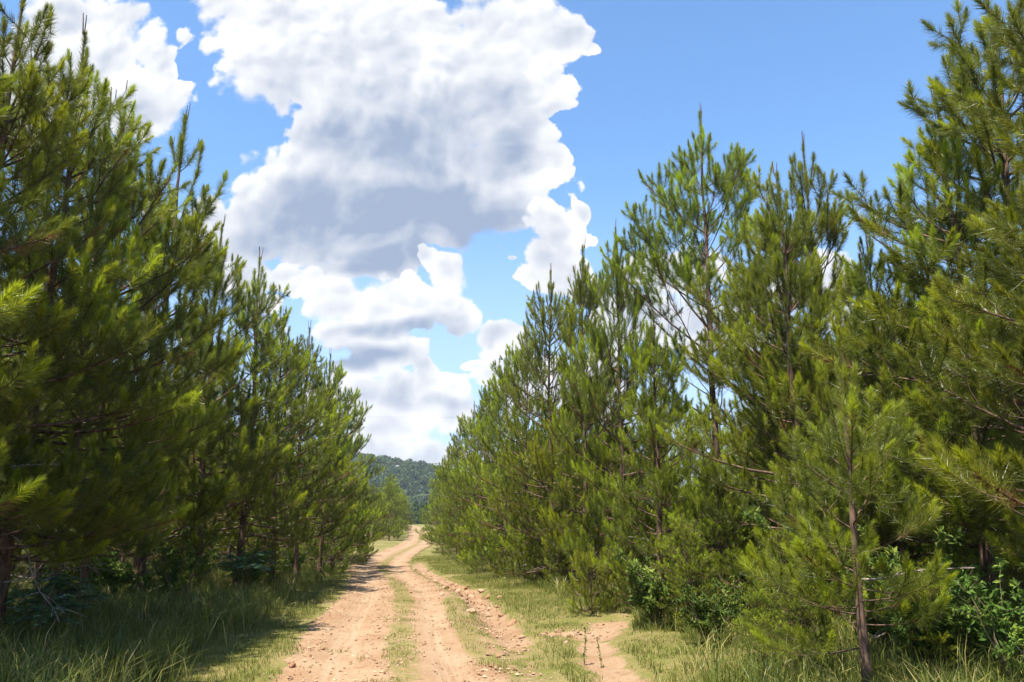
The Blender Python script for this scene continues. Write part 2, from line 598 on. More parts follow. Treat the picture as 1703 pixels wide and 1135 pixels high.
def build_ground():
    def graded(a, b, n0, near, pw):
        t = np.linspace(0, 1, n0)
        return a + (b - a) * t ** pw
    xp = np.concatenate([np.arange(0, 8, .11), 8 + graded(0, 52, 46, 8, 1.6), 60 + graded(0, 3500, 26, 60, 2.6)[1:]])
    xs = np.unique(np.concatenate([-xp, xp]))
    ys = np.unique(np.concatenate([-(graded(0, 60, 14, 0, 1.4)), np.arange(0, 22, .13), 22 + graded(0, 78, 130, 0, 1.25),
                                   100 + graded(0, 5500, 70, 0, 2.6)]))
    X, Y = np.meshgrid(xs, ys)
    Z = hgt(X, Y)
    off = np.abs(X - road_x(Y)) - road_w(Y)
    V = np.stack([X, Y, Z], -1).reshape(-1, 3)
    nx, ny = len(xs), len(ys)
    i = (np.arange(ny - 1)[:, None] * nx + np.arange(nx - 1)[None]).reshape(-1)
    F = np.stack([i, i + 1, i + 1 + nx, i + nx], -1)
    at = {'bare': ('POINT', bare_mask(X, Y).reshape(-1)),
          'floor': ('POINT', floor_mask(X, Y).reshape(-1)),
          'far': ('POINT', sstep(150, 260, Y).reshape(-1))}
    o = link('ground', np_mesh('ground', V, F, ground_material(), True, at))
    tag(o, 'rough turf and pine straw on either side of the dirt track', 'ground', kind='structure')
    # the road as a thin sheet that follows the terrain, with a ragged edge
    ys = np.unique(np.concatenate([np.arange(-8, 26, .09), 26 + graded(0, 110, 260, 0, 1.2), 136 + graded(0, 60, 40, 0, 1)]))
    lt = np.linspace(-1, 1, 41)
    Yr = np.repeat(ys[:, None], len(lt), 1)
    wl = road_w(ys) + .22 + .13 * vnoise(ys * 1.3, ys * 0 + 3, 5) + .07 * vnoise(ys * 5, ys * 0 + 8, 6)
    wr = road_w(ys) + .22 + .15 * vnoise(ys * 1.1, ys * 0 + 9, 8) + .07 * vnoise(ys * 5, ys * 0 + 1, 9)
    off = np.where(lt[None] < 0, lt[None] * wl[:, None], lt[None] * wr[:, None])
    Xr = road_x(ys)[:, None] + off
    # clear of the coarser ground sheet under it, and pulled down to it along the edge
    lift = .008 + .035 * sstep(20, 60, Yr) + .05 * sstep(60, 120, Yr)
    Zr = hgt(Xr, Yr) + lift - .012 * np.abs(lt[None]) ** 6
    V = np.stack([Xr, Yr, Zr], -1).reshape(-1, 3)
    nx, ny = len(lt), len(ys)
    i = (np.arange(ny - 1)[:, None] * nx + np.arange(nx - 1)[None]).reshape(-1)
    F = np.stack([i, i + 1, i + 1 + nx, i + nx], -1)
    at = {'bare': ('POINT', bare_mask(Xr, Yr).reshape(-1)), 'lat': ('POINT', off.reshape(-1))}
    o = link('road', np_mesh('road', V, F, road_material(), True, at))
    tag(o, 'orange dirt track with two wheel ruts winding away between the pines', 'track', kind='structure')


build_ground()


# ------------------------------------------------------------------ wood tubes
class Wood:
    def __init__(self):
        self.v, self.f, self.n = [], [], 0

    def tube(self, pts, rad, sides=5):
        pts = np.asarray(pts, float)
        rad = np.asarray(rad, float)
        tg = unit(np.gradient(pts, axis=0))
        ref = np.array([0, 0, 1.0]) if abs(tg[0][2]) < .8 else np.array([1.0, 0, 0])
        a = unit(np.cross(tg, ref))
        b = np.cross(tg, a)
        th = np.arange(sides) / sides * 2 * math.pi
        ring = pts[:, None] + rad[:, None, None] * (np.cos(th)[None, :, None] * a[:, None] + np.sin(th)[None, :, None] * b[:, None])
        n = len(pts)
        i = np.arange(n - 1)[:, None] * sides
        j = np.arange(sides)[None]
        k = (j + 1) % sides
        f = np.stack([i + j, i + k, i + sides + k, i + sides + j], -1).reshape(-1, 4)
        self.v.append(ring.reshape(-1, 3))
        self.f.append(f + self.n)
        self.n += n * sides

    def mesh(self, name, mat):
        return np_mesh(name, np.concatenate(self.v), np.concatenate(self.f), mat, True)


# ------------------------------------------------------------------ pines
def needles(shoots, rng, per_m, nlen, width):
    P0 = np.array([s[0] for s in shoots])
    D = unit(np.array([s[1] for s in shoots]))
    L = np.array([s[2] for s in shoots])
    T = np.array([s[3] for s in shoots])
    K = np.array([s[4] for s in shoots])                 # density factor
    A = np.array([s[5] if len(s) > 5 else 58.0 for s in shoots])   # needle spread at the shoot's foot, degrees
    cnt = np.maximum(3, (L * per_m * K).astype(int))
    ix = np.repeat(np.arange(len(L)), cnt)
    N = len(ix)
    s = rng.random(N) ** .85
    d = D[ix]
    ref = unit(rng.normal(size=(len(L), 3)))
    U = unit(np.cross(D, ref))
    W = np.cross(D, U)
    phi = rng.random(N) * 2 * math.pi
    ang = np.radians(A[ix] - 34 * s + rng.normal(size=N) * 9)
    dr = np.cos(ang)[:, None] * d + np.sin(ang)[:, None] * (np.cos(phi)[:, None] * U[ix] + np.sin(phi)[:, None] * W[ix])
    dr[:, 2] -= .10 * rng.random(N)
    dr = unit(dr)
    base = P0[ix] + d * (L[ix] * s)[:, None]
    ln = nlen * (.65 + .5 * rng.random(N)) * (1 - .2 * s)
    ln = ln * (rng.uniform(.78, 1.22, len(L)) * np.array([s[6] if len(s) > 6 else 1.0 for s in shoots]))[ix]
    tip = base + dr * ln[:, None]
    wv = unit(np.cross(dr, rng.normal(size=(N, 3)))) * (width / 2)
    V = np.stack([base - wv, base + wv, tip], 1).reshape(-1, 3)
    F = np.arange(3 * N).reshape(-1, 3)
    tint = np.clip(T[ix] + .10 * rng.normal(size=N) + .15 * (s - .5), 0, 1)
    tint = np.where(T[ix] < -.5, -1.0, tint)
    return V, F, tint


def pine_shape(seed, H=7.5, RR=2.0, base=.4, step=.36, per_m=380, nlen=.155, width=.0048, inner=.35, gap=.20,
               bare=0, top_up=60, low_up=-6, prof_pow=.74, peak=.22, candles=True, r0=None, sub=1.0, kmin=4, kmax=6, curl=24, limb=1.0, rings=((1.55, 5, 50, .85), (.95, 4, 64, .52)), stop=1.5, leader=1.0):
    rng = np.random.default_rng(seed)
    wood, shoots = Wood(), []
    n = 13
    zz = np.linspace(0, 1, n)
    sway = np.cumsum(rng.normal(size=(n, 2)) * .022 * H / 7, 0)
    sway -= sway[:1]
    tp = np.stack([sway[:, 0], sway[:, 1], zz * H], -1)
    r0 = r0 or .0105 * H
    rad = r0 * (1 - zz) ** .85 + .008
    rad[0] *= 1.25
    tp[0, 2] = -.25
    wood.tube(tp, rad, 8)

    def at(z):
        return np.array([np.interp(z, tp[:, 2], tp[:, 0]), np.interp(z, tp[:, 2], tp[:, 1]), z])

    def grow(p, az, el, ln, nseg, curl, r):
        pts = [p]
        for i in range(nseg):
            e = el + curl * (i / max(1, nseg - 1))
            a = az + rng.normal() * .10
            dd = np.array([math.cos(a) * math.cos(e), math.sin(a) * math.cos(e), math.sin(e)])
            pts.append(pts[-1] + dd * ln / nseg)
        pts = np.array(pts)
        wood.tube(pts, np.linspace(r, max(.0035, r * .3), nseg + 1), 4 if r > .012 else 3)
        return pts

    lop, lop_a = rng.uniform(.08, .30), rng.random() * 6.28
    z = base
    while z < H - stop:
        t = (z - base) / (H - base)
        prof = (1 - t) ** prof_pow * (.72 + .28 * min(1, t / peak))
        k = int(rng.integers(kmin, kmax + 1))
        a0 = rng.random() * 6.28
        vig = rng.uniform(.74, 1.18)
        for j in range(k):
            az = a0 + j * 6.283 / k + rng.normal() * .25
            ln = RR * prof * (.58 + .66 * rng.random()) * vig * (1 + lop * math.cos(az - lop_a)) + .28
            el = R(low_up + (top_up - low_up) * t ** 1.1 + rng.normal() * 8)
            p = at(z + rng.normal() * .06)
            pts = grow(p, az, el, ln, 6, R(curl if t < .7 else curl * .5), (.008 + .0075 * ln) * limb)
            seg = np.linalg.norm(np.diff(pts, axis=0), axis=1)
            cum = np.concatenate([[0], np.cumsum(seg)]) / seg.sum()
            tone = np.clip(.36 + .20 * rng.normal() + .10 * t, 0, .85)
            s = inner + rng.random() * .08
            side = 1 if rng.random() < .5 else -1
            while s < .95:
                q = np.array([np.interp(s, cum, pts[:, c]) for c in range(3)])
                tg = unit(pts[min(6, int(s * 6) + 1)] - pts[int(s * 6)])
                baz = math.atan2(tg[1], tg[0]) + side * R(48 + rng.normal() * 12)
                bel = math.asin(np.clip(tg[2], -1, 1)) + R(6 + rng.normal() * 14)
                sl = ((.62 * (1 - s) * ln) + .20) * (.65 + .6 * rng.random()) * sub
                sp = grow(q, baz, bel, sl, 3, R(34), .006)
                dd = sp[-1] - sp[-2]
                fl = min(.42, sl * .75)
                shoots.append((sp[-1] - unit(dd) * fl * .8, dd, fl, np.clip(tone + .15 * rng.normal(), 0, 1), 1.0))
                if sl > .42:
                    for sd in (-1, 1):
                        a2 = baz + sd * R(45 + rng.normal() * 8)
                        p2 = sp[1] * .5 + sp[2] * .5
                        d2 = np.array([math.cos(a2) * .86, math.sin(a2) * .86, .42 + .2 * rng.random()])
                        l2 = .22 + .15 * rng.random()
                        wood.tube([p2, p2 + d2 * l2], [.004, .003], 3)
                        shoots.append((p2 + d2 * l2 * .15, d2, l2, np.clip(tone + .15 * rng.normal(), 0, 1), 1.0))
                s += gap / ln * (.8 + .5 * rng.random()) * (1 + .8 * max(0, t - .35))
                side = -side
            dd = pts[-1] - pts[-2]
            fl = .34 + .1 * rng.random()
            fresh = np.clip(tone + .22 + (.34 if rng.random() < .33 else 0), 0, 1)
            shoots.append((pts[-1] - unit(dd) * fl * .75, dd + np.array([0, 0, .12]) * np.linalg.norm(dd), fl, fresh, 1.3))
            # old needles thinning towards the trunk
            for f in (.55, .78):
                if f > inner:
                    q = np.array([np.interp(f, cum, pts[:, c]) for c in range(3)])
                    shoots.append((q, pts[-1] - q, ln * .2, -1 if (rng.random() < .25 and t < .6) else np.clip(tone - .15, 0, 1), .6))
        z += step * (.8 + .4 * rng.random()) * (1.0 if t < .7 else .85)
    # leader and its ring of upright shoots
    top = at(H)
    for dz0, kk, el, ln in rings:
        zz0 = H - dz0
        a0 = rng.random() * 6.28
        for j in range(kk):
            az = a0 + j * 6.283 / kk + rng.normal() * .2
            pts = grow(at(zz0), az, R(el + rng.normal() * 6), ln * (.8 + .4 * rng.random()), 4, R(min(38, 84 - el)), .010)
            dd = pts[-1] - pts[-2] if ln > 1 else pts[-1] - pts[0]
            if ln > 1: shoots.append((pts[1], pts[2] - pts[1], ln * .25, .4, .7, 46.0)); shoots.append((pts[2], pts[3] - pts[2], ln * .25, .4, 1.0, 46.0))
            shoots.append((pts[3] if ln > 1 else pts[1], dd, np.linalg.norm(dd) * (1.0 if ln > 1 else .8), .45 + .12 * rng.normal(), 1.2, 46.0))
            if candles:
                wood.tube([pts[-1], pts[-1] + np.array([rng.normal() * .01, rng.normal() * .01, .10 + .06 * rng.random()])], [.007, .004], 4)
    shoots.append((at(H - leader), np.array([0, 0, 1.0]) + (at(H) - at(H - leader)) * .2, leader * .95, .45, 1.3, 44.0))
    if candles:
        for j in range(3):
            a = rng.random() * 6.28
            b = top + np.array([math.cos(a), math.sin(a), 0]) * .02
            wood.tube([b - np.array([0, 0, .06]), b + np.array([math.cos(a) * .03, math.sin(a) * .03, .15 + .1 * rng.random()])], [.009, .005], 4)
    full = []
    for sh in shoots:
        p, d, l, tn, kk = sh[:5]
        if tn < -.5 or kk < .9:
            full.append(sh)
            continue
        d = unit(np.asarray(d, float))
        full.append((p, d, l, np.clip(tn - .10, 0, 1), kk * .8, (sh[5] if len(sh) > 5 else 58) + 10))
        full.append((p + d * l * .86, unit(d + np.array([0, 0, .45])), .13, np.clip(tn + .30, 0, 1), kk * 2.3, 44.0, .72))
    shoots = full
    V, F, T = needles(shoots, rng, per_m, nlen, width)
    return wood, (V, F, T), at


def dead_limb(seed, ln=1.2):
    rng = np.random.default_rng(seed)
    w = Wood()
    pts = [np.zeros(3)]
    e = R(rng.uniform(-12, 14))
    for i in range(6):
        a = rng.normal() * .22
        e += rng.normal() * .16
        pts.append(pts[-1] + np.array([math.cos(a) * math.cos(e), math.sin(a) * math.cos(e), math.sin(e)]) * ln / 6)
    pts = np.array(pts)
    w.tube(pts, np.linspace(.013, .004, 7), 4)
    for i in (2, 3, 4, 5):
        for sd in (-1, 1):
            if rng.random() < .75:
                a, e2, l2 = sd * R(rng.uniform(25, 70)), R(rng.uniform(-30, 35)), rng.uniform(.15, .5) * ln * .6
                p = pts[i]
                m1 = p + np.array([math.cos(a) * math.cos(e2), math.sin(a) * math.cos(e2), math.sin(e2)]) * l2 * .5
                m2 = m1 + np.array([math.cos(a * .6), math.sin(a * .6), math.sin(e2) - .15]) * l2 * .5
                w.tube([p, m1, m2], [.006, .004, .002], 3)
    return w.mesh('dead_limb', M_DEAD)


DEAD = [dead_limb(900 + i, .9 + .25 * i) for i in range(4)]


def make_pine(seed, dead=0, **kw):
    wood, (V, F, T), at = pine_shape(seed, **kw)
    root = bpy.data.objects.new('pine_tree', None)
    root.empty_display_size = .3
    COL.objects.link(root)
    link('trunk', wood.mesh('pine_trunk', M_BARK), root)
    link('crown', np_mesh('pine_crown', V, F, M_NEEDLE, False, {'tint': ('FACE', T)}), root)
    rng = np.random.default_rng(seed + 5)
    b = kw.get('base', .9)
    for i in range(dead):
        o = link('dead_limb', DEAD[i % 4], root)
        o.location = at(.35 + (b + .55) * (i + .5) / dead)
        o.rotation_euler = (0, 0, rng.random() * 6.28)
        s = .55 + .45 * rng.random()
        o.scale = (s, s, s)
    root['H'] = kw.get('H', 7.5)
    root['used'] = 0
    return root


NEAR = dict(per_m=560, width=.0054)
MID = dict(per_m=270, width=.0090, gap=.22)
FAR = dict(per_m=110, width=.018, gap=.24, nlen=.19, step=.45)
KINDS = {
    'near': [make_pine(11, 6, **NEAR), make_pine(12, 6, base=.7, RR=2.15, **NEAR), make_pine(13, 5, base=.45, RR=1.85, top_up=62, **NEAR),
             make_pine(14, 6, base=.9, RR=2.2, low_up=8, step=.40, **NEAR)],
    'mid': [make_pine(21, 5, base=.3, RR=2.2, low_up=-12, **MID), make_pine(22, 5, base=.4, RR=2.35, low_up=-12, **MID), make_pine(23, 4, base=.3, RR=2.0, top_up=62, low_up=-10, **MID),
            make_pine(24, 5, base=.5, RR=2.4, low_up=-10, **MID)],
    'near_bare': [make_pine(15, 6, base=1.0, RR=2.0, low_up=-6, **NEAR), make_pine(16, 6, base=1.2, RR=2.1, low_up=-4, **NEAR)],
    'mid_bare': [make_pine(25, 9, base=1.0, RR=1.9, low_up=-6, **MID), make_pine(26, 9, base=1.2, RR=2.0, **MID)],
    'far': [make_pine(31, **FAR), make_pine(32, base=.8, RR=2.2, **FAR), make_pine(33, base=.5, RR=1.9, **FAR)],
    # tall pine with a thin see-through crown; thin spire; open young pine with a bowl of steep limbs; knee-high sapling
    'tall': [make_pine(43, 4, H=10.5, RR=3.5, rings=((2.0, 5, 46, 1.15), (1.1, 4, 60, .62)), stop=1.9, base=3.4, step=.50, per_m=520, width=.0066, gap=.19, inner=.36, nlen=.18, low_up=28, top_up=48, prof_pow=.92, peak=.25, kmin=4, kmax=5, curl=12, limb=.75)],
    'spire': [make_pine(44, 4, H=8.0, RR=1.9, base=1.0, rings=((2.1, 5, 38, 1.35), (1.05, 4, 55, .62)), stop=2.2, step=.55, top_up=66, low_up=8, prof_pow=1.1, per_m=760, width=.0064, nlen=.18, kmin=3, kmax=5)],
    'bowl': [make_pine(45, 2, H=3.9, RR=1.05, base=.6, step=.33, per_m=480, width=.0044, low_up=4, top_up=60, r0=.05, gap=.17, inner=.25, limb=.65, prof_pow=.45, candles=False, kmin=3, kmax=5, sub=.9)],
    'sapling': [make_pine(46, 0, H=1.25, RR=.42, base=.15, step=.13, per_m=420, width=.0050, nlen=.12, r0=.014, gap=.12, kmin=3, kmax=5, candles=False, sub=.6, top_up=50, rings=((.34, 4, 50, .17), (.18, 3, 62, .11)), stop=.34, leader=.3)],
}
RNG = np.random.default_rng(7)


def place_pine(kind, x, y, H, wf=1.0, rot=None, label=None, group=None, idx=None, cat='pine tree'):
    pool = KINDS[kind]
    src = pool[int(RNG.integers(len(pool))) if idx is None else idx % len(pool)]
    o = src if not src['used'] else copy_tree(src)
    src['used'] = 1
    s = H / src['H']
    o.location = (x, y, float(hgt(x, y)) - .02)
    o.rotation_euler = (R(RNG.normal() * 2.6), R(RNG.normal() * 2.6), RNG.random() * 6.283 if rot is None else rot)
    o.scale = (s * wf, s * wf, s)
    tag(o, label, cat, group)
    return o


def from_top(px, py, d):
    u, v = px_uv(px, py)
    x = u * d
    return x, d, EYE + v * d - float(hgt(x, d))


SIDE_L = 'pines edging the shaded verge of the track'
SIDE_R = 'pines edging the sunlit gully side of the track'
# (top px, top py, distance, kind, width factor, label)
FRONT_L = [
    (-210, -420, 6.3, 'near_bare', 1.0, 'tall pine, dark branch tips hanging into the top left corner'),
    (35, -10, 8.2, 'near_bare', 1.0, 'tall bushy pine at the edge of the frame, topmost of the shaded row'),
    (128, 48, 9.6, 'near_bare', .95, 'tall pine with narrow upright tip against white cloud, second tallest of the shaded row'),
    (190, 170, 11.0, 'near_bare', .95, 'dense pine with tip just below the white cloud, third along the shaded row'),
    (222, 240, 12.4, 'near_bare', .72, 'full green pine directly in front of the thin dark spire on the shaded side'),
    (305, 192, 14.6, 'spire', .9, 'slender pine whose thin dark spire stands clear of the others against blue sky'),
    (376, 370, 16.6, 'near_bare', .8, 'pine with pointed tip against grey cloud, next after the thin dark spire'),
    (432, 425, 19.0, 'mid_bare', .95, 'pine with blunt tip below the big grey cloud on the shaded side'),
    (478, 520, 22.0, 'mid_bare', .95, 'lower pine between the blunt topped pine and the ragged twin topped ones'),
    (516, 545, 25.0, 'mid_bare', .9, 'pine with ragged top halfway down the shaded row'),
    (548, 588, 28.5, 'mid', .85, 'pine whose side shoots reach furthest over the low white clouds, shaded row'),
    (566, 650, 33.0, 'mid', .95, 'pine with drooping side tip near the far end of the shaded row'),
    (562, 690, 37.0, 'mid', .82, 'second last pine of the shaded row, yellowish green skirts over the verge'),
    (556, 738, 44.0, 'mid', .8, 'last pine of the shaded row, standing before the hill and the small clearing'),
]
FRONT_R = [
    (1760, -160, 7.0, 'near_bare', 1.0, 'dark pine cut by the frame edge, in front of the tallest sunlit pine'),
    (1635, -10, 9.2, 'near_bare', 1.1, 'tallest sunlit pine, its tip touching the top of the photo'),
    (1545, 170, 9.9, 'near_bare', .95, 'broad sunlit pine with stacked steep shoots against plain blue sky'),
    (1440, 372, 10.8, 'near', .74, 'yellow green pine in the dip beside the broad sunlit pine'),
    (1390, 555, 7.4, 'bowl', 1.0, 'small open pine with reddish trunk and a bowl of steep limbs, nearest the camera'),
    (1330, 238, 13.4, 'near', .85, 'slim pine with tall double tip just beyond the pine of the upright candles'),
    (1288, 278, 11.6, 'near', .88, 'sunlit pine with brown upright candles, between the open crowned pine and the double tip'),
    (1155, 188, 17.0, 'tall', .80, 'tallest thin pine with open crown, clouds showing between its bare limbs'),
    (1080, 520, 13.6, 'near', .85, 'low bushy pine in front of the open crowned tall pine'),
    (1022, 376, 17.6, 'near', .62, 'pine with several upright tips left of the open crowned tall pine'),
    (962, 410, 19.4, 'near', .72, 'pine with thin dark twin tip beside the small round white cloud'),
    (914, 448, 21.0, 'mid', .72, 'narrow pine with pointed tip just under the small round white cloud'),
    (876, 520, 24.5, 'mid', .76, 'pine with dense rounded shoulder on the gully side, before blue sky'),
    (842, 585, 28.6, 'mid', .8, 'pine beside the little white cloud on the gully side row'),
    (812, 640, 34.0, 'mid', .85, 'pine on the gully side row, lower than the one by the little white cloud'),
    (790, 672, 41.0, 'mid', .9, 'pine towards the far end of the gully side row, above the red bank'),
    (765, 702, 50.0, 'mid', .9, 'third last pine of the gully side row, ragged against pale cloud'),
    (748, 738, 60.0, 'far', .95, 'second last pine of the gully side row'),
    (733, 762, 70.0, 'far', 1.0, 'last pine of the gully side row, its edge covering the wooded hill'),
    (727, 805, 84.0, 'far', .95, 'small far pine where the track bends, beyond the gully side row'),
]
TAKEN = []
for lst, grp in ((FRONT_L, SIDE_L), (FRONT_R, SIDE_R)):
    for i, (px, py, d, kind, wf, label) in enumerate(lst):
        x, y, H = from_top(px, py, d)
        o = place_pine(kind, x, y, H, wf, label=label, group=grp, idx=i)
        o.rotation_euler[0] = o.rotation_euler[1] = 0
        TAKEN.append((x, y))


# rows behind the front trees
def left_row(y): return np.interp(y, [0, 8, 14, 20, 30, 40, 46], [-5.0, -5.7, -6.3, -6.8, -7.8, -9.0, -9.6])
def right_row(y): return np.interp(y, [0, 8, 12, 20, 30, 50, 76, 105], [5.6, 5.0, 4.2, 2.9, 1.6, -1.2, -4.8, -7.6])


LAB_L = 'pine crowded behind the front row on the shaded side, mostly hidden'
LAB_R = 'pine crowded behind the front row on the gully side, mostly hidden'
for sgn, rowf, y0, y1, lab, grp in ((-1, left_row, 2.0, 47, LAB_L, 'pines in the plantation behind the shaded row'),
                                    (1, right_row, 7.0, 100, LAB_R, 'pines in the plantation behind the gully side row')):
    for r in range(0, 5):
        y = y0 + RNG.random() * 2
        while y < y1:
            x = float(rowf(y)) + sgn * (r * 2.5 + RNG.normal() * .35 + .3)
            near = min(math.hypot(x - a, y - b) for a, b in TAKEN)
            px = CX + FPX * x / (y * math.cos(PITCH))
            ok = near > (1.5 if r else 2.0) and -420 < px < 2150 and not (r == 0 and y < 22)
            if r >= 3 and y > 45: ok = False
            if sgn > 0 and 1060 < px < 1240 and 15 < y < 34: ok = False       # sky shows through the open crowned tree
            if ok and len(TAKEN) < 250:
                H = RNG.uniform(6.2, 7.6) if sgn < 0 else RNG.uniform(6.3, 7.5)
                if r <= 1: H *= .88
                kind = ('mid_bare' if sgn < 0 or y < 11 else 'mid') if y < 32 else 'far'
                place_pine(kind, x, y, H, RNG.uniform(.85, 1.1), label=lab, group=grp)
                TAKEN.append((x, y))
            y += RNG.uniform(2.3, 3.1) * (1 if y < 45 else 1.4)

# young stand beyond the clearing
k = 0
for r in range(3):
    for i in range(14):
        y = 80 + i * 6.0 + RNG.normal() * .8
        x = float(road_x(y)) - 3.2 - r * 3.4 + RNG.normal() * .5 
        H = (6.6 - .016 * (y - 84)) * RNG.uniform(.9, 1.08)
        lab = 'young pine with bare pole trunk in the far stand beyond the clearing'
        if r == 0 and i == 0: lab = 'foremost pine of the far stand beyond the clearing'
        if r == 0 and i == 13: lab = 'lowest and furthest pine of the far stand, where the track disappears'
        place_pine('far', x, y, H, 1.0, label=lab, group='pines of the far stand beyond the clearing')

# low bushy pines that close the foot of both rows
LOW = [(728, 925, 1.6), (752, 925, 2.4), (775, 935, 1.8), (800, 940, 2.8), (828, 950, 2.0), (852, 962, 2.6), (885, 968, 1.5), (905, 972, 2.4), (940, 980, 1.7),
       (745, 905, 3.0), (1045, 1010, 1.9), (1130, 1050, 1.6), (1180, 1040, 2.6), (1275, 1075, 1.5), (1350, 1050, 2.2), (1590, 1090, 1.3), (1235, 1105, .9), (1300, 1120, 1.2), (1510, 1118, 1.1), (1680, 1112, 1.4), (1560, 1050, 1.8)]
for i, (px, py, H) in enumerate(LOW):
    x, y = ground_at(px, py)
    place_pine('mid', x + .25, y, H, 1.25, label='low bushy young pine filling the foot of the gully side row', group='low pines at the foot of the gully side row')
for i, (px, py, H) in enumerate([(562, 925, 2.2), (540, 935, 1.9), (520, 950, 2.4), (490, 960, 1.6), (455, 975, 1.9), (330, 1000, 1.5), (160, 1010, 1.5)]):
    x, y = ground_at(px, py)
    place_pine('mid', x - .3, y, H, 1.2, label='low bushy young pine at the foot of the shaded row', group='low pines at the foot of the shaded row')

# the sapling by the washout
gx, gy = ground_at(985, 1022)
place_pine('sapling', gx, gy, 1.0, .85, label='waist high pine sapling alone at the edge of the bare washout', cat='sapling').name = 'pine_sapling'


# ------------------------------------------------------------------ grass
def blades(xy, hmin, hmax, width, rng, lean=.5, tint_mu=.45, tint_sd=.25, hmul=None):
    """bent blades, two faces each"""
    N = len(xy)
    z = hgt(xy[:, 0], xy[:, 1])
    base = np.stack([xy[:, 0], xy[:, 1], z - .005], -1)
    h = rng.uniform(hmin, hmax, N)
    if hmul is not None: h = h * hmul
    a = rng.random(N) * 6.283
    ln = lean * rng.random(N) + .08
    dirh = np.stack([np.cos(a), np.sin(a), np.zeros(N)], -1)
    mid = base + dirh * (h * ln * .35)[:, None] + np.array([0, 0, 1]) * (h * .6)[:, None]
    tip = base + dirh * (h * ln * 1.25)[:, None] + np.array([0, 0, 1]) * (h * (1 - .28 * ln))[:, None]
    b = rng.random(N) * 6.283
    wv = np.stack([np.cos(b), np.sin(b), np.zeros(N)], -1) * (width * .5 * (.6 + .8 * rng.random(N)))[:, None]
    V = np.stack([base - wv, base + wv, mid + wv * .75, mid - wv * .75, tip], 1).reshape(-1, 3)
    i = np.arange(N)[:, None] * 5
    Q = i + np.array([[0, 1, 2, 3]])
    T = i + np.array([[3, 2, 4]])
    tint = np.clip(rng.normal(tint_mu, tint_sd, N), 0, 1)
    return V, Q, T, tint


def grass_obj(name, sets, mat, label, cat):
    Vs, Qs, Ts, ts, n = [], [], [], [], 0
    for V, Q, T, t in sets:
        Vs.append(V); Qs.append(Q + n); Ts.append(T + n); ts.append(t); n += len(V)
    Q, T, t = np.concatenate(Qs), np.concatenate(Ts), np.concatenate(ts)
    me = np_mesh(name, np.concatenate(Vs), [Q, T], mat, False, {'tint': ('FACE', np.concatenate([t, t]))})
    tag(link(name, me), label, cat, kind='stuff')


def scatter(n, rng, y0, y1, xlo, xhi, pw=1.6):
    """points with density falling away from the camera; xlo/xhi are functions of y"""
    y = y0 + (y1 - y0) * rng.random(n) ** pw
    lo, hi = xlo(y), xhi(y)
    x = lo + (hi - lo) * rng.random(n)
    return np.stack([x, y], -1)


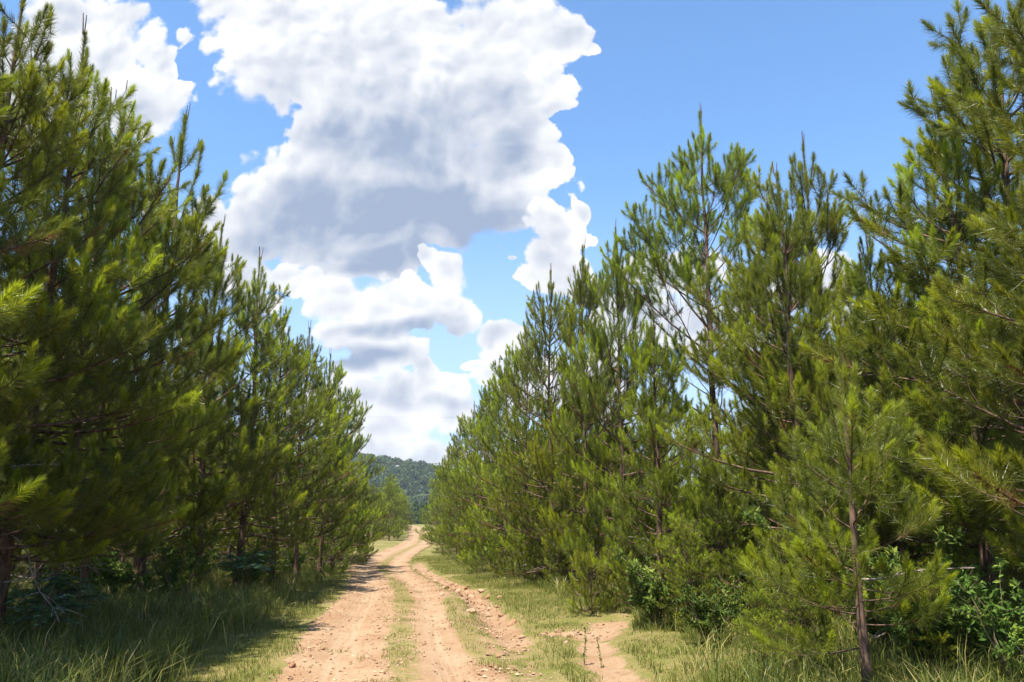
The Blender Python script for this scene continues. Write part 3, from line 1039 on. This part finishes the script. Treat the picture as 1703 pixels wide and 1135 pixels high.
def build_grass():
    rng = np.random.default_rng(51)
    # short turf on both verges and between the ruts, thin where the clay is bare
    P = scatter(420000, rng, 4.5, 46, lambda y: road_x(y) - 4.2, lambda y: np.maximum(road_x(y) + 4.6, np.minimum(4.5, right_row(y))), 1.9)
    b = bare_mask(P[:, 0], P[:, 1]) + .55 * vnoise(P[:, 0] * 2.2, P[:, 1] * 2.2, 3) + .3 * vnoise(P[:, 0] * 6, P[:, 1] * 6, 4)
    P = P[(b < .38) & ((bare_mask(P[:, 0], P[:, 1]) < .12) | (rng.random(len(P)) < .45))]
    patch = vnoise(P[:, 0] * 1.1, P[:, 1] * 1.1, 12)
    sz = 1 + .5 * patch
    s1 = blades(P, .025, .075, .006, rng, .9, .52, .22, sz * (1 + np.clip(P[:, 1] - 12, 0, 30) * .02))
    s1 = (s1[0], s1[1], s1[2], np.clip(s1[3] + .16 * vnoise(P[:, 0] * .8, P[:, 1] * .8, 14), 0, 1))
    grass_obj('verge_grass', [s1], M_GRASS, 'short yellow green turf on the verges and between the ruts', 'grass')

    # tall grass: tussocks
    def tussocks(n, y0, y1, xlo, xhi, hmin, hmax, per, spread, mu=.42, pw=1.3, w=.009):
        C = scatter(n, rng, y0, y1, xlo, xhi, pw)
        hm = .35 + 1.1 * rng.random(n) ** 1.3
        k = rng.integers(per // 2, per, n)
        ix = np.repeat(np.arange(n), k)
        Pq = C[ix] + rng.normal(size=(len(ix), 2)) * spread
        bm = bare_mask(Pq[:, 0], Pq[:, 1])
        keep = bm < .25
        tone = rng.normal(0, .16, n)[ix]
        Pq, ix, tone = Pq[keep], ix[keep], tone[keep]
        s = blades(Pq, hmin, hmax, w, rng, .75, mu, .16, hm[ix])
        dry = (rng.random(len(ix)) < .10) * .5
        return s[0], s[1], s[2], np.clip(s[3] + tone * 1.3 + dry, 0, 1)
    sets = [
        tussocks(1500, 3.5, 16, lambda y: np.full_like(y, -9.0) , lambda y: road_x(y) - 2.5, .22, .52, 60, .13, .36),
        tussocks(260, 4, 18, lambda y: np.full_like(y, -9.0), lambda y: road_x(y) - 2.2, .25, .6, 26, .12, .80),
        tussocks(700, 12, 34, lambda y: left_row(y) - 2, lambda y: road_x(y) - 2.2, .15, .38, 40, .13, .38),
        tussocks(430, 11.5, 20, lambda y: right_row(y) - 2.3, lambda y: right_row(y) + 1.0, .15, .36, 50, .12, .45),
        tussocks(380, 5.5, 11.5, lambda y: 1.75 + .12 * (y - 6.5), lambda y: np.full_like(y, 6.5), .16, .42, 60, .13, .45),
        tussocks(420, 20, 60, lambda y: road_x(y) + 2.6, lambda y: right_row(y) + .4, .12, .30, 30, .16, .45),
        tussocks(420, 6, 24, lambda y: road_x(y) + 1.5, lambda y: right_row(y) - 1.5, .06, .17, 22, .05, .55, 1.5, .006),
        tussocks(260, 6, 24, lambda y: road_x(y) - 2.8, lambda y: road_x(y) - 1.2, .06, .17, 22, .05, .55, 1.5, .006),
        tussocks(60, 7.2, 10.5, lambda y: np.full_like(y, .55), lambda y: np.full_like(y, 1.5), .08, .2, 50, .09, .5),
    ]
    grass_obj('tall_grass', sets, M_TALL, 'knee high grass tussocks in the shade along the pines', 'tall grass')
    P = scatter(30000, rng, 6, 40, lambda y: left_row(y) - 7, lambda y: left_row(y) + .3, 1.3)
    grass_obj('shade_undergrowth', [blades(P, .15, .55, .014, rng, .8, .4, .3)], M_TALL, 'weedy undergrowth on the floor of the shaded plantation', 'undergrowth')
    # sunny meadow glimpsed behind the shaded row
    P = scatter(60000, rng, 15, 46, lambda y: np.full_like(y, -40), lambda y: left_row(y) - 6.5, 1.2)
    grass_obj('meadow_grass', [blades(P, .3, .7, .016, rng, .7, .5, .25)], M_DRY, 'pale dry meadow grass glimpsed beyond the shaded trunks', 'meadow grass')
    P = scatter(36000, rng, 8, 40, lambda y: right_row(y) + 1.0, lambda y: right_row(y) + 16, 1.3)
    grass_obj('undergrowth', [blades(P, .2, .55, .016, rng, .8, .35, .2)], M_TALL, 'green undergrowth on the floor of the gully side plantation', 'undergrowth')


build_grass()


# ------------------------------------------------------------------ broad-leaved shrubs
def leaf_faces(P, D, ln, wd, rng):
    """one folded leaf (two triangles and two more to the tip) per point"""
    N = len(P)
    D = unit(D)
    side = unit(np.cross(D, unit(np.array([0, 0, 1.0]) + .6 * rng.normal(size=(N, 3)))))
    up = np.cross(side, D)
    L = (ln * (.6 + .7 * rng.random(N)))[:, None]
    W = wd / ln * L
    a, c = P, P + D * L - up * L * .12
    m = P + D * L * .45
    l, r = m - side * W * .5 + up * L * .08, m + side * W * .5 + up * L * .08
    V = np.stack([a, r, c, l], 1).reshape(-1, 3)
    i = np.arange(N)[:, None] * 4
    F = np.concatenate([i + np.array([[0, 1, 2]]), i + np.array([[0, 2, 3]])])
    return V, F


def make_shrub(seed, H, W, stems, leaves, ln=.075, wd=.035, mat=M_LEAF, mu=.5):
    rng = np.random.default_rng(seed)
    wood = Wood()
    P, D = [], []
    tw = []
    for s in range(stems):
        a = rng.random() * 6.28
        hh = H * rng.uniform(.6, 1.0)
        rr = W * rng.uniform(.2, .9)
        pts = np.array([[0, 0, -.05], [math.cos(a) * rr * .25, math.sin(a) * rr * .25, hh * .4],
                        [math.cos(a) * rr * .6, math.sin(a) * rr * .6, hh * .75], [math.cos(a) * rr, math.sin(a) * rr, hh]])
        pts[1:] += rng.normal(size=(3, 3)) * .04 * H
        wood.tube(pts, [.012 * H + .003, .009 * H + .003, .006, .003], 4)
        for j in range(6):
            f = rng.uniform(.25, 1)
            p = np.array([np.interp(f, [0, .4, .75, 1], pts[:, c]) for c in range(3)])
            d = unit(np.array([rng.normal(), rng.normal(), .5 + .4 * rng.random()]))
            l = rng.uniform(.15, .4) * W
            wood.tube([p, p + d * l], [.004, .002], 3)
            tw.append((p, d, l))
    tw_p = np.array([t[0] for t in tw]); tw_d = np.array([t[1] for t in tw]); tw_l = np.array([t[2] for t in tw])
    ix = rng.integers(len(tw), size=leaves)
    f = rng.random(leaves) ** .7
    P = tw_p[ix] + tw_d[ix] * (tw_l[ix] * f)[:, None] + rng.normal(size=(leaves, 3)) * .015
    D = tw_d[ix] * .7 + rng.normal(size=(leaves, 3)) * .8
    D[:, 2] -= .1
    V, F = leaf_faces(P, D, ln, wd, rng)
    tone = np.clip(mu + .22 * rng.normal(size=len(tw)), 0, 1)[ix]
    T = np.clip(tone + .12 * rng.normal(size=leaves), 0, 1)
    root = bpy.data.objects.new('leafy_shrub', None)
    COL.objects.link(root)
    link('stem', wood.mesh('shrub_stem', M_STEM), root)
    link('foliage', np_mesh('shrub_foliage', V, F, mat, False, {'tint': ('FACE', np.concatenate([T, T]))}), root)
    return root


def make_sumac(seed, H=.9):
    """stems carrying long pinnate leaves"""
    rng = np.random.default_rng(seed)
    wood = Wood()
    P, D = [], []
    for s in range(4):
        a = rng.random() * 6.28
        top = np.array([math.cos(a) * .3, math.sin(a) * .3, H * rng.uniform(.7, 1)])
        wood.tube([np.array([0, 0, -.05]), top * np.array([.4, .4, .55]), top], [.014, .011, .007], 5)
        for j in range(9):
            b = rng.random() * 6.28
            d = np.array([math.cos(b), math.sin(b), rng.uniform(.0, .5)])
            p0 = top * (.6 + .4 * rng.random())
            ln = rng.uniform(.3, .48)
            pts = np.array([p0 + d * ln * q - np.array([0, 0, .22 * q * q * ln]) for q in np.linspace(0, 1, 5)])
            wood.tube(pts, np.linspace(.004, .002, 5), 3)
            sd = unit(np.cross(d, [0, 0, 1.0]))
            for q in np.linspace(.15, 1, 10):
                p = p0 + d * ln * q - np.array([0, 0, .22 * q * q * ln])
                for k in (-1, 1):
                    P.append(p)
                    D.append(sd * k + d * .45 - np.array([0, 0, .15]))
    V, F = leaf_faces(np.array(P), np.array(D), .10, .032, rng)
    T = np.clip(.4 + .25 * rng.normal(size=len(P)), 0, 1)
    root = bpy.data.objects.new('sumac_shrub', None)
    COL.objects.link(root)
    link('stem', wood.mesh('sumac_stem', M_STEM), root)
    link('foliage', np_mesh('sumac_foliage', V, F, M_SUMAC, False, {'tint': ('FACE', np.concatenate([T, T]))}), root)
    return root


def put(o, px, py, label, cat, group=None, rot=0, s=1.0, at=None):
    x, y = at if at else ground_at(px, py)
    o.location = (x, y, float(hgt(x, y)) - .01)
    o.rotation_euler = (0, 0, rot)
    o.scale = (s, s, s)
    tag(o, label, cat, group)
    return o


shrub = make_shrub(61, 1.0, .75, 12, 2600)
put(shrub, 1090, 1045, 'round glossy broad leaved shrub beside the sapling at the foot of the pines', 'shrub')
airy = make_shrub(62, 1.5, .9, 9, 1700, .085, .04, mu=.62)
put(airy, 598, 922, 'bright leafy bush standing alone at the mouth of the small clearing', 'bush', )
airy.scale = (1.1, 1.1, 1.0)
SPOTS = [(1255, 1010, 1.35, 1, 'pale leaved sapling bush sprouting behind the small open pine'),
         (1180, 1075, .7, 0, 'low leafy shrub on the grass below the round glossy shrub'),
         (1330, 1060, 1.1, 1, 'airy yellow leaved bush under the small open pine'),
         (1560, 1075, .8, 1, 'pale leafy sprout among the thin trunks near the frame edge'),
         (1625, 1120, .75, 0, 'green leafy bush at the foot of the dark trunk by the frame edge'),
         (1480, 1040, 1.2, 1, 'leafy bush in the gap right behind the reddish trunk'),
         (1240, 950, 1.5, 1, 'tall leafy bush glowing in a gap below the candle tipped pine'),
         (410, 985, 1.0, 0, 'dark leafy bush between two trunks of the shaded row'),
         (300, 990, 1.0, 1, 'broad leaved sapling beside the thick shaded trunk'),
         (150, 1000, .9, 1, 'sunlit weedy bush before the pale meadow'),
         (662, 897, .9, 0, 'small round bush at the inner side of the far bend'),
         (742, 905, 1.2, 0, 'bush at the foot of the gully side row near the bend')]
for i, (px, py, s, kind, lab) in enumerate(SPOTS):
    put(copy_tree(airy if kind else shrub), px, py, lab, 'bush', None, i * 1.3, s)
rb = np.random.default_rng(66)
for i in range(30):                                     # thicket at the feet of the gully side pines
    y = 6.5 + 27 * rb.random() ** 1.6
    x = float(right_row(y)) - .6 + rb.uniform(-.9, 1.2) + (.8 if y < 9 else 0)
    put(copy_tree(airy if i % 2 else shrub), 0, 0, 'low leafy bush in the thicket at the feet of the gully side pines', 'bush', 'bushes at the feet of the gully side pines',
        rb.random() * 6.28, rb.uniform(.45, .95), at=(x, y))
for i in range(18):
    y = rb.uniform(6, 30)
    x = float(left_row(y)) + rb.uniform(-3.0, 1.0)
    put(copy_tree(airy if i % 2 else shrub), 0, 0, 'low dark bush in the undergrowth between the shaded trunks', 'bush', 'bushes between the shaded trunks',
        rb.random() * 6.28, rb.uniform(.5, 1.0), at=(x, y))
sumac = make_sumac(63)
put(sumac, 120, 1068, 'dark sumac shrub with drooping feathered leaves in the shaded grass', 'sumac')
put(copy_tree(sumac), 400, 1000, 'second feather leaved sumac, standing between the shaded trunks', 'sumac', None, 2.1, 1.15)
put(copy_tree(sumac), 40, 1100, 'feather leaved sumac half hidden in the dark corner of the photo', 'sumac', None, 4.0, .9)


# weed stalks on the washout
def make_weed(seed, H):
    rng = np.random.default_rng(seed)
    wood = Wood()
    pts = np.array([[0, 0, -.03], [.01, .0, H * .35], [.03, .02, H * .7], [.03, .05, H]])
    wood.tube(pts, [.0045, .004, .003, .002], 4)
    q = rng.uniform(.12, 1, 60)
    P = np.stack([np.interp(q, [0, .35, .7, 1], pts[:, c]) for c in range(3)], -1)
    D = rng.normal(size=(60, 3)) + np.array([0, 0, .6])
    V, F = leaf_faces(P, D, .035, .014, rng)
    T = np.clip(.6 + .2 * rng.normal(size=60), 0, 1)
    root = bpy.data.objects.new('weed_stalk', None)
    COL.objects.link(root)
    link('stem', wood.mesh('weed_stem', M_STEM), root)
    link('foliage', np_mesh('weed_foliage', V, F, M_LEAF, False, {'tint': ('FACE', np.concatenate([T, T]))}), root)
    return root


weed = make_weed(71, .42)
put(weed, 971, 1106, 'thin weed stalk at the grassy edge of the washout, taller of the two', 'weed', 'weed stalks by the washout')
put(copy_tree(weed), 1000, 1112, 'thin weed stalk standing in the middle of the bare washout', 'weed', 'weed stalks by the washout', 2, .85)
put(copy_tree(weed), 1190, 1122, 'dark weed stalk in the tall grass right of the washout', 'weed', 'weed stalks by the washout', 4, 1.1)


# ------------------------------------------------------------------ stones
def stone_mat():
    m, t, g, out = new_mat('clay_stone')
    rnd = g.node('ShaderNodeObjectInfo').outputs['Random']
    pos = g.node('ShaderNodeTexCoord').outputs['Object']
    c = g.mix(rnd, (0.36, 0.18, 0.09), (0.48, 0.34, 0.23))
    c = g.mix(g.rng(g.noise(pos, 5, 4, .6), .45, .7), c, (0.34, 0.17, 0.09))
    bp = g.node('ShaderNodeBump')
    bp.inputs['Strength'].default_value = .7
    bp.inputs['Distance'].default_value = .1
    t.links.new(g.noise(pos, 7, 4, .6), bp.inputs['Height'])
    principled(g, out, c, .9, .15, bp.outputs[0])
    return m


M_STONE = stone_mat()


def ico(seed, sub=2):
    import bmesh
    rng = np.random.default_rng(seed)
    bm = bmesh.new()
    bmesh.ops.create_icosphere(bm, subdivisions=sub, radius=.5)
    V = np.array([v.co[:] for v in bm.verts])
    F = np.array([[v.index for v in f.verts] for f in bm.faces])
    bm.free()
    # chip flat faces off the ball
    for _ in range(9):
        n = unit(rng.normal(size=3))
        d = V @ n
        c = rng.uniform(.26, .42)
        V = V - np.maximum(d - c, 0)[:, None] * n * .92
    return V * np.array([1.2, .9, .7]), F


STONES = [np_mesh('stone', *ico(80 + i), M_STONE, False) for i in range(5)]


def build_stones():
    rng = np.random.default_rng(83)
    spots = []
    for _ in range(78):                                    # crumbled clay along the gully
        y = 13 + 21 * rng.random() ** 1.3
        x = float(road_x(y) + road_w(y)) + .6 + rng.normal() * .24
        spots.append((x, y, rng.uniform(.06, .20), 'broken clay stone in the washed out strip along the track', 'stones in the washed out strip'))
    for _ in range(34):                                    # heap by the washout
        px, py = rng.normal(935, 32), rng.normal(1055, 6)
        x, y = ground_at(px, py)
        spots.append((x, y, rng.uniform(.035, .085), 'orange stone in the small heap beside the washout', 'stones heaped beside the washout'))
    for _ in range(26):
        px, py = rng.normal(1000, 28), rng.normal(1045, 12)
        x, y = ground_at(px, py)
        spots.append((x, y, rng.uniform(.03, .06), 'orange stone lying on the bare clay of the washout', 'stones on the washout'))
    one = [(681, 987, .13, 'fist sized brown stone lying alone on the turf between the ruts'),
           (868, 1062, .12, 'pale stone at the outer end of the stone heap'),
           (813, 1091, .09, 'dark stone on the turf edge nearest the camera'),
           (829, 1094, .09, 'small dark stone beside another at the turf edge'),
           (486, 1110, .10, 'flat pale stone at the grassy left edge of the road'),
           (536, 1082, .08, 'small stone on the turf between shadow and rut'),
           (697, 1086, .06, 'small dark stone on the green strip between the ruts')]
    for px, py, s, lab in one:
        x, y = ground_at(px, py)
        spots.append((x, y, s, lab, None))
    for x, y, s, lab, grp in spots:
        o = link('stone', STONES[int(rng.integers(5))])
        o.location = (x, y, float(hgt(x, y)) + s * .16)
        o.rotation_euler = (rng.normal() * .4, rng.normal() * .4, rng.random() * 6.28)
        o.scale = (s, s * rng.uniform(.8, 1.1), s * rng.uniform(.7, 1.1))
        tag(o, lab, 'stone', grp)
    # loose gravel too small and too many to count
    n = 15000
    y = 5.5 + 28 * rng.random(n) ** 1.9
    off = rng.uniform(-1.35, 1.9, n)
    x = road_x(y) + off
    keep = (bare_mask(x, y) + .4 * vnoise(x * 3, y * 3, 21) > .45) & ((np.abs(np.abs(off) - .66) > .26) | (rng.random(n) < .5))
    x, y = x[keep], y[keep]
    n = len(x)
    sz = .004 + .022 * rng.random(n) ** 3.6
    oct_v = np.array([[1, 0, 0], [-1, 0, 0], [0, 1, 0], [0, -1, 0], [0, 0, 1], [0, 0, -1.]])
    oct_f = np.array([[0, 2, 4], [2, 1, 4], [1, 3, 4], [3, 0, 4], [2, 0, 5], [1, 2, 5], [3, 1, 5], [0, 3, 5]])
    jit = oct_v[None] + rng.normal(size=(n, 6, 3)) * .28
    V = jit * sz[:, None, None] * np.array([1, 1, .65]) + np.stack([x, y, hgt(x, y) + .008 + sz * .3], -1)[:, None]
    F = (np.arange(n)[:, None, None] * 6 + oct_f[None]).reshape(-1, 3)
    tag(link('gravel', np_mesh('gravel', V.reshape(-1, 3), F, gravel_mat(), False, {'tint': ('FACE', np.repeat(rng.random(n), 8))})),
        'loose orange gravel scattered over the bare ruts', 'gravel', kind='stuff')


def gravel_mat():
    m, t, g, out = new_mat('gravel')
    tint = g.attr('tint')
    c = g.mix(tint, (0.18, 0.09, 0.045), (0.42, 0.29, 0.185))
    principled(g, out, c, .95, .1)
    return m


build_stones()


# ------------------------------------------------------------------ far hill and its woods
def hill_h(x, y):
    ridge = np.interp(x, [-420, -260, -150, -115, -90, -60, -30, 40, 160], [20, 32, 38, 40, 37, 31, 24, 12, 6])
    f = sstep(400, 600, y) * (1 - sstep(640, 900, y) * .6)
    return base_h(y) - 1.0 + (ridge + 8) * f + 2.0 * vnoise(x * .03, y * .03, 31) * f


def build_hill():
    xs, ys = np.arange(-420, 170, 10.), np.arange(380, 900, 10.)
    X, Y = np.meshgrid(xs, ys)
    V = np.stack([X, Y, hill_h(X, Y)], -1).reshape(-1, 3)
    nx, ny = len(xs), len(ys)
    i = (np.arange(ny - 1)[:, None] * nx + np.arange(nx - 1)[None]).reshape(-1)
    F = np.stack([i, i + 1, i + 1 + nx, i + nx], -1)
    m, t, g, out = new_mat('hill_soil')
    principled(g, out, g.mix(g.noise(None, 8, 4, .6), (0.03, 0.045, 0.016), (0.06, 0.075, 0.025)), .95, .1)
    tag(link('hill', np_mesh('hill', V, F, m, True)), 'low wooded hill closing the view beyond the track', 'hill', kind='structure')
    # woodland canopy: crowns of leaf clumps
    rng = np.random.default_rng(91)
    n = 3300
    cx = rng.uniform(-300, 60, n)
    cy = 405 + 235 * rng.random(n)
    cz = hill_h(cx, cy)
    rr = 1.8 + 2.6 * rng.random(n) ** 1.8
    per = 170
    d = unit(rng.normal(size=(n, per, 3)))
    d[..., 2] = np.abs(d[..., 2]) * 1.15 - .2
    rad = rr[:, None] * (.72 + .34 * rng.random((n, per)))
    P = np.stack([cx, cy, cz + rr * .9], -1)[:, None] + d * rad[..., None]
    nrm = unit(d + .5 * rng.normal(size=d.shape)).reshape(-1, 3)
    P = P.reshape(-1, 3)
    u = unit(np.cross(nrm, rng.normal(size=nrm.shape)))
    v = np.cross(nrm, u)
    sz = (rr[:, None] * rng.uniform(.10, .22, (n, per))).reshape(-1, 1)
    V = np.stack([P + u * sz, P + v * sz * .8, P - u * sz * .9, P - v * sz], 1).reshape(-1, 3)
    F = np.arange(len(V)).reshape(-1, 4)
    T = np.clip(np.repeat(.45 + .28 * rng.normal(size=n) + .3 * vnoise(cx * .03, cy * .02, 40), per) + .1 * rng.normal(size=n * per), 0, 1)
    tag(link('hill_woods', np_mesh('hill_woods', V, F, M_HILLTREE, False, {'tint': ('FACE', T)})),
        'dark blue green hardwood forest covering the far hill', 'forest', kind='stuff')
    # pine wood in the dip below the hill: spiky crowns
    n = 900
    cy = rng.uniform(165, 400, n)
    cx = -.145 * cy + rng.uniform(-40, 46, n) * (cy / 260)
    keep = np.abs(cx - road_x(cy)) > 5
    cx, cy = cx[keep], cy[keep]
    n = len(cx)
    cz = base_h(cy)
    H = rng.uniform(5.0, 8.0, n) * np.interp(cy, [165, 260, 400], [.62, 1.0, 1.9])
    per = 150
    q = rng.random((n, per)) ** 1.3
    a = rng.random((n, per)) * 6.283
    rad = (1 - q) ** .8 * H[:, None] * .24 * (.4 + .7 * rng.random((n, per)))
    P = np.stack([cx[:, None] + np.cos(a) * rad, cy[:, None] + np.sin(a) * rad, cz[:, None] + H[:, None] * (.1 + .9 * q)], -1).reshape(-1, 3)
    nrm = unit(np.stack([np.cos(a), np.sin(a), .6 + 0 * a], -1).reshape(-1, 3) + .6 * rng.normal(size=(n * per, 3)))
    u = unit(np.cross(nrm, rng.normal(size=nrm.shape)))
    v = np.cross(nrm, u)
    sz = (H[:, None] * rng.uniform(.025, .05, (n, per))).reshape(-1, 1)
    V = np.stack([P + u * sz, P + v * sz, P - u * sz, P - v * sz], 1).reshape(-1, 3)
    F = np.arange(len(V)).reshape(-1, 4)
    T = np.clip(np.repeat(.5 + .25 * rng.normal(size=n), per) + .1 * rng.normal(size=n * per), 0, 1)
    tag(link('valley_woods', np_mesh('valley_woods', V, F, M_HILLTREE, False, {'tint': ('FACE', T)})),
        'mass of small dark pines filling the dip below the far hill', 'forest', kind='stuff')


build_hill()


# ------------------------------------------------------------------ overhead lines
def cable(py, d, label, r):
    m, t, g, out = new_mat('cable')
    principled(g, out, (0.03, 0.03, 0.035), .6, .3)
    u0, v0 = px_uv(655, py)
    w = Wood()
    xs = np.linspace(-75, 40, 40)
    zc = EYE + v0 * d
    pts = np.stack([u0 * d + xs, np.full_like(xs, d) + xs * .05, zc + (xs / 75) ** 2 * 1.6], -1)
    w.tube(pts, np.full(len(xs), r), 5)
    tag(link('power_cable', w.mesh('power_cable', m)), label, 'cable')


cable(771, 150, 'dark overhead cable sagging across the wooded hill', .035)
cable(694, 152, 'thin faint overhead cable crossing the pale low clouds', .009)


# ------------------------------------------------------------------ haze
def build_haze():
    x0, x1, y0, y1, z0, z1 = -3700, 3700, -80, 6100, -12.5, 62
    V = np.array([[x, y, z] for x in (x0, x1) for y in (y0, y1) for z in (z0, z1)])
    F = np.array([[0, 1, 3, 2], [4, 6, 7, 5], [0, 4, 5, 1], [2, 3, 7, 6], [0, 2, 6, 4], [1, 5, 7, 3]])
    m, t, g, out = new_mat('haze')
    pv = g.node('ShaderNodeVolumePrincipled')
    pv.inputs['Color'].default_value = (0.80, 0.88, 1.0, 1)
    pv.inputs['Density'].default_value = 0.00022
    pv.inputs['Anisotropy'].default_value = 0.3
    t.links.new(pv.outputs[0], out.inputs['Volume'])
    tag(link('haze', np_mesh('haze', V, F, m)), 'thin summer haze over the valley', 'haze', kind='stuff')


build_haze()

# drop prototypes that no row used
for pool in KINDS.values():
    for src in pool:
        if not src['used']:
            for ch in list(src.children):
                bpy.data.objects.remove(ch)
            bpy.data.objects.remove(src)
